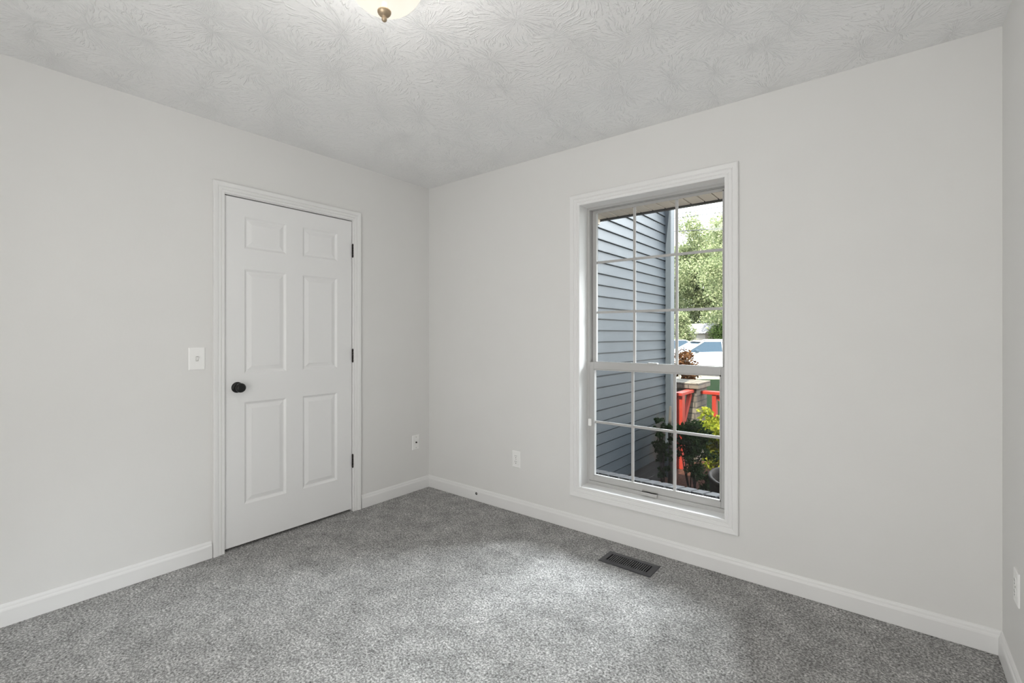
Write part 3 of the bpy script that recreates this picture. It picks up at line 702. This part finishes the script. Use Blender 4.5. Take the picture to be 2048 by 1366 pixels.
def tree(label, px, d, zc, R, Z, n, nc, cr, size, mat, group=None):
    x, y = ground_at(px, d)
    t = thing('tree', label, 'tree', (x, y, GZ-.03), group)
    pts, cc = clumps(n, nc, R, Z, cr, .3); pts = pts + np.array([0,0,zc-GZ+.03]); 
    o = leaves_mesh('foliage', pts, size, mat); o.parent = t
    tr = MB(); tr.tube([(0,0,0),(.05,.02,zc*.4),(0,.08,zc*.8),(.06,0,zc+Z*.4)], [R*.05,R*.04,R*.025,R*.01], 10)
    for q in range(5):
        c = cc[q % len(cc)]; tr.tube([(0,.05,zc*.5+.06*q*zc), (c[0]*.5,c[1]*.5,zc+c[2]*.3), (c[0]*.9,c[1]*.9,zc+c[2]*.9-GZ)], [R*.012,R*.008,R*.003], 6)
    k = tr.build('trunk', M['bark']); k.parent = t
    return t
tree('tall full leafy tree behind the pale roof, filling the right window panes', 1412, 41, 5.8, 4.1, 5.8, 60000, 150, 1.1, .21, M['leaf_tree'])
tree('tall tree at the right edge of the window reaching the soffit', 1500, 29, 5.6, 3.0, 4.6, 36000, 110, .9, .18, M['leaf_tree'])
tree('lower leafy tree directly beside the corner post behind the white cars', 1330, 48, 4.2, 3.4, 4.6, 36000, 90, 1.0, .24, M['leaf_tree'])
tree('small dense dark green tree in front of the pale roof', 1450, 29.0, 1.2, .95, .85, 9000, 50, .36, .12, M['leaf_mid'])
tree('small dark leafy tree left of the pale roof', 1358, 30, 1.3, .95, 1.5, 9000, 50, .42, .14, M['leaf_tree'])

def shrub(name, label, px, d, z0, z1, R, n, size, mat, stems, cat='shrub', spread=1.0, nc=18, low=0.0):
    x, y = ground_at(px, d)
    t = thing(name, label, cat, (x, y, GZ))
    zc, Z = (z0+z1)/2-GZ, (z1-z0)/2
    pts, cc = clumps(n, nc, R*.85, Z*.9, R*.30, .15); pts = pts + np.array([0,0,zc])
    pts = pts[pts[:,2] > .01]
    o = leaves_mesh('foliage', pts, size, mat, .1); o.parent = t
    sb = MB()
    for q in range(stems):
        c = cc[q % nc]; a = random.uniform(0, 6.28); r = R*.25
        sb.tube([(r*math.cos(a)*.6, r*math.sin(a)*.6, 0), (c[0]*.35+r*.4*math.cos(a), c[1]*.35, zc*.5), (c[0]*.8, c[1]*.8, zc+c[2]*.9)], [.007,.006,.003], 6)
    k = sb.build('stems', M['stem']); k.parent = t
    return t
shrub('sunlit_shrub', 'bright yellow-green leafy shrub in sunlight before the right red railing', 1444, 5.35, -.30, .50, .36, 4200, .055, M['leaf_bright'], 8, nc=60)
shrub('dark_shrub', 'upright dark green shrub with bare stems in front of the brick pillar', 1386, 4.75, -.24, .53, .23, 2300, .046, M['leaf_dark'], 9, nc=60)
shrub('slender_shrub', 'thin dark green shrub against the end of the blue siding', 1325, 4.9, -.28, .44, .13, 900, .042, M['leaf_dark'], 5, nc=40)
shrub('russet_shrub', 'russet leafed shrub rising behind the brick pillar beside the corner post', 1364, 7.4, .40, 1.02, .34, 2200, .055, M['leaf_red'], 7, nc=50)
shrub('low_weed', 'low green weed on the mulch beside the planter pot', 1424, 3.95, -.38, -.18, .14, 130, .06, M['leaf_mid'], 3, nc=6)
shrub('ground_fern', 'dark leafy ground plant between the shrub and the brick sill', 1398, 3.7, -.39, -.16, .22, 420, .05, M['leaf_dark'], 3, nc=14)
shrub('ground_fern', 'dark leafy ground plant in the shade behind the planter pot', 1420, 4.75, -.39, -.12, .18, 420, .05, M['leaf_dark'], 3, nc=14)
shrub('ground_fern', 'small dark fern at the foot of the dark shrub', 1362, 4.4, -.39, -.15, .20, 240, .06, M['leaf_dark'], 3, nc=8)
# thin bare trunk rising beside the corner post
tx, ty = ground_at(1340, 5.25)
tag(MB().tube([(tx,ty,GZ),(tx+.01,ty,-.1),(tx-.01,ty+.02,.2),(tx+.005,ty,.45)], [.028,.024,.02,.012], 10).build('sapling_trunk', M['bark']), 'thin brown sapling trunk beside the corner post', 'trunk')

# ------------------------------------------------------------------ white cars
def car(label, px, d, facing, group=None):
    x, y = ground_at(px, d)
    t = thing('parked_car', label, 'car', (x, y, GZ-.02), group)
    prof = [(-2.30,.35),(-2.33,.60),(-2.22,.78),(-1.25,.93),(1.55,.97),(2.15,.95),(2.30,.80),(2.28,.35)]
    bm_ = MB().prism(prof, lambda u,z: (u,-.88,z), lambda u,z: (u,.88,z)); body = bm_.build('car_body', M['carwhite'], bevel=.07, seg=3); body.parent = t
    gl = MB(); P = [(-1.28,.91),(-.50,1.37),(.95,1.37),(1.75,.95)]
    gl.prism(P, lambda u,z: (u,-.80+.14*(z-.92)/.45,z), lambda u,z: (u,.80-.14*(z-.92)/.45,z)); g_ = gl.build('car_windows', M['carglass'], bevel=.02); g_.parent = t
    ro = MB(); Q = [(-.62,1.365),(-.45,1.41),(.95,1.41),(1.15,1.365)]
    ro.prism(Q, lambda u,z: (u,-.665,z), lambda u,z: (u,.665,z)); 
    for s in (-1,1):
        ro.bar((-1.30,s*.80,.93),(-.52,s*.66,1.375),.05,.05); ro.bar((1.72,s*.80,.95),(1.0,s*.66,1.375),.07,.12); ro.bar((.22,s*.805,.93),(.22,s*.668,1.375),.02,.06)
    r_ = ro.build('car_roof', M['carwhite'], bevel=.02); r_.parent = t
    for s in (-1,1):
        mi = MB().box((-.98,s*.92-.07,.92),(-.82,s*.92+.07,1.04)).build('mirror', M['carglass'], bevel=.03); mi.parent = t
        for u in (-1.42,1.38):
            wh = MB().lathe([(.0,.10),(.20,.10),(.22,.11),(.31,.11),(.325,.06),(.325,-.08),(.0,-.08)], (u,s*.80,.325), 'y', 28)
            if s < 0: wh.v = [(a,2*(s*.80)-b_,c) for a,b_,c in wh.v]
            w_ = wh.build('wheel', M['tyre']); w_.parent = t
            hb = MB().lathe([(.0,.118),(.17,.112),(.20,.105)], (u,s*.80,.325), 'y', 24)
            if s < 0: hb.v = [(a,2*(s*.80)-b_,c) for a,b_,c in hb.v]
            h_ = hb.build('hubcap', M['hub']); h_.parent = w_
    t.rotation_euler = (0,0,YAW + (0 if facing < 0 else math.pi))
    return t
car('white sedan parked nearest, its blue windows at the right edge of the window', 1419, 20.5, -1)
car('white sedan parked farther back beside the corner post', 1343, 24.5, 1)

car('white car farthest back, its roof just showing above the nearest sedan', 1436, 26.5, -1)

# ------------------------------------------------------------------ far house and cables
hx, hy = ground_at(1412, 33.5)
hs = thing('far_house', 'distant house with a pale grey roof among the trees', 'house', (hx, hy, GZ-.03))
hs.rotation_euler = (0,0,YAW+.15)
w_ = MB().box((-.95,-1.5,0),(.95,1.5,1.75)).build('house_walls', M['wallpale']); w_.parent = hs
r_ = MB().prism([(-1.1,0),(-.25,.72),(.35,.72),(1.1,.22),(1.1,0)], lambda u,z: (u,-1.7,1.75+z), lambda u,z: (u*.9,1.7,1.75+z)).build('house_roof', M['roofpale']); r_.parent = hs
wd = MB().box((-.4,-1.53,.7),(.4,-1.49,1.35)).build('house_window', M['carglass']); wd.parent = hs
for (pa, ya, pb, yb_, d, r, lab) in ((1345,430,1449,412,26,.016,'topmost thin power cable crossing the sky under the soffit'),
                                  (1345,437,1449,424,26,.016,'second thin power cable just below the topmost one'),
                                  (1345,463,1449,457,26,.022,'lowest and thickest power cable crossing in front of the trees')):
    pts = []
    for k in range(13):
        s = -2+6*k/12
        px = pa+(pb-pa)*s; yy = ya+(yb_-ya)*s
        gx, gy = ground_at(px, d); pts.append((gx, gy, CZ+(669.3-yy)/FPX*d + .004*(s-.5)**2))
    tag(MB().tube(pts, r, 6).build('power_cable', M['wire']), lab, 'cable', 'power cables over the yard')
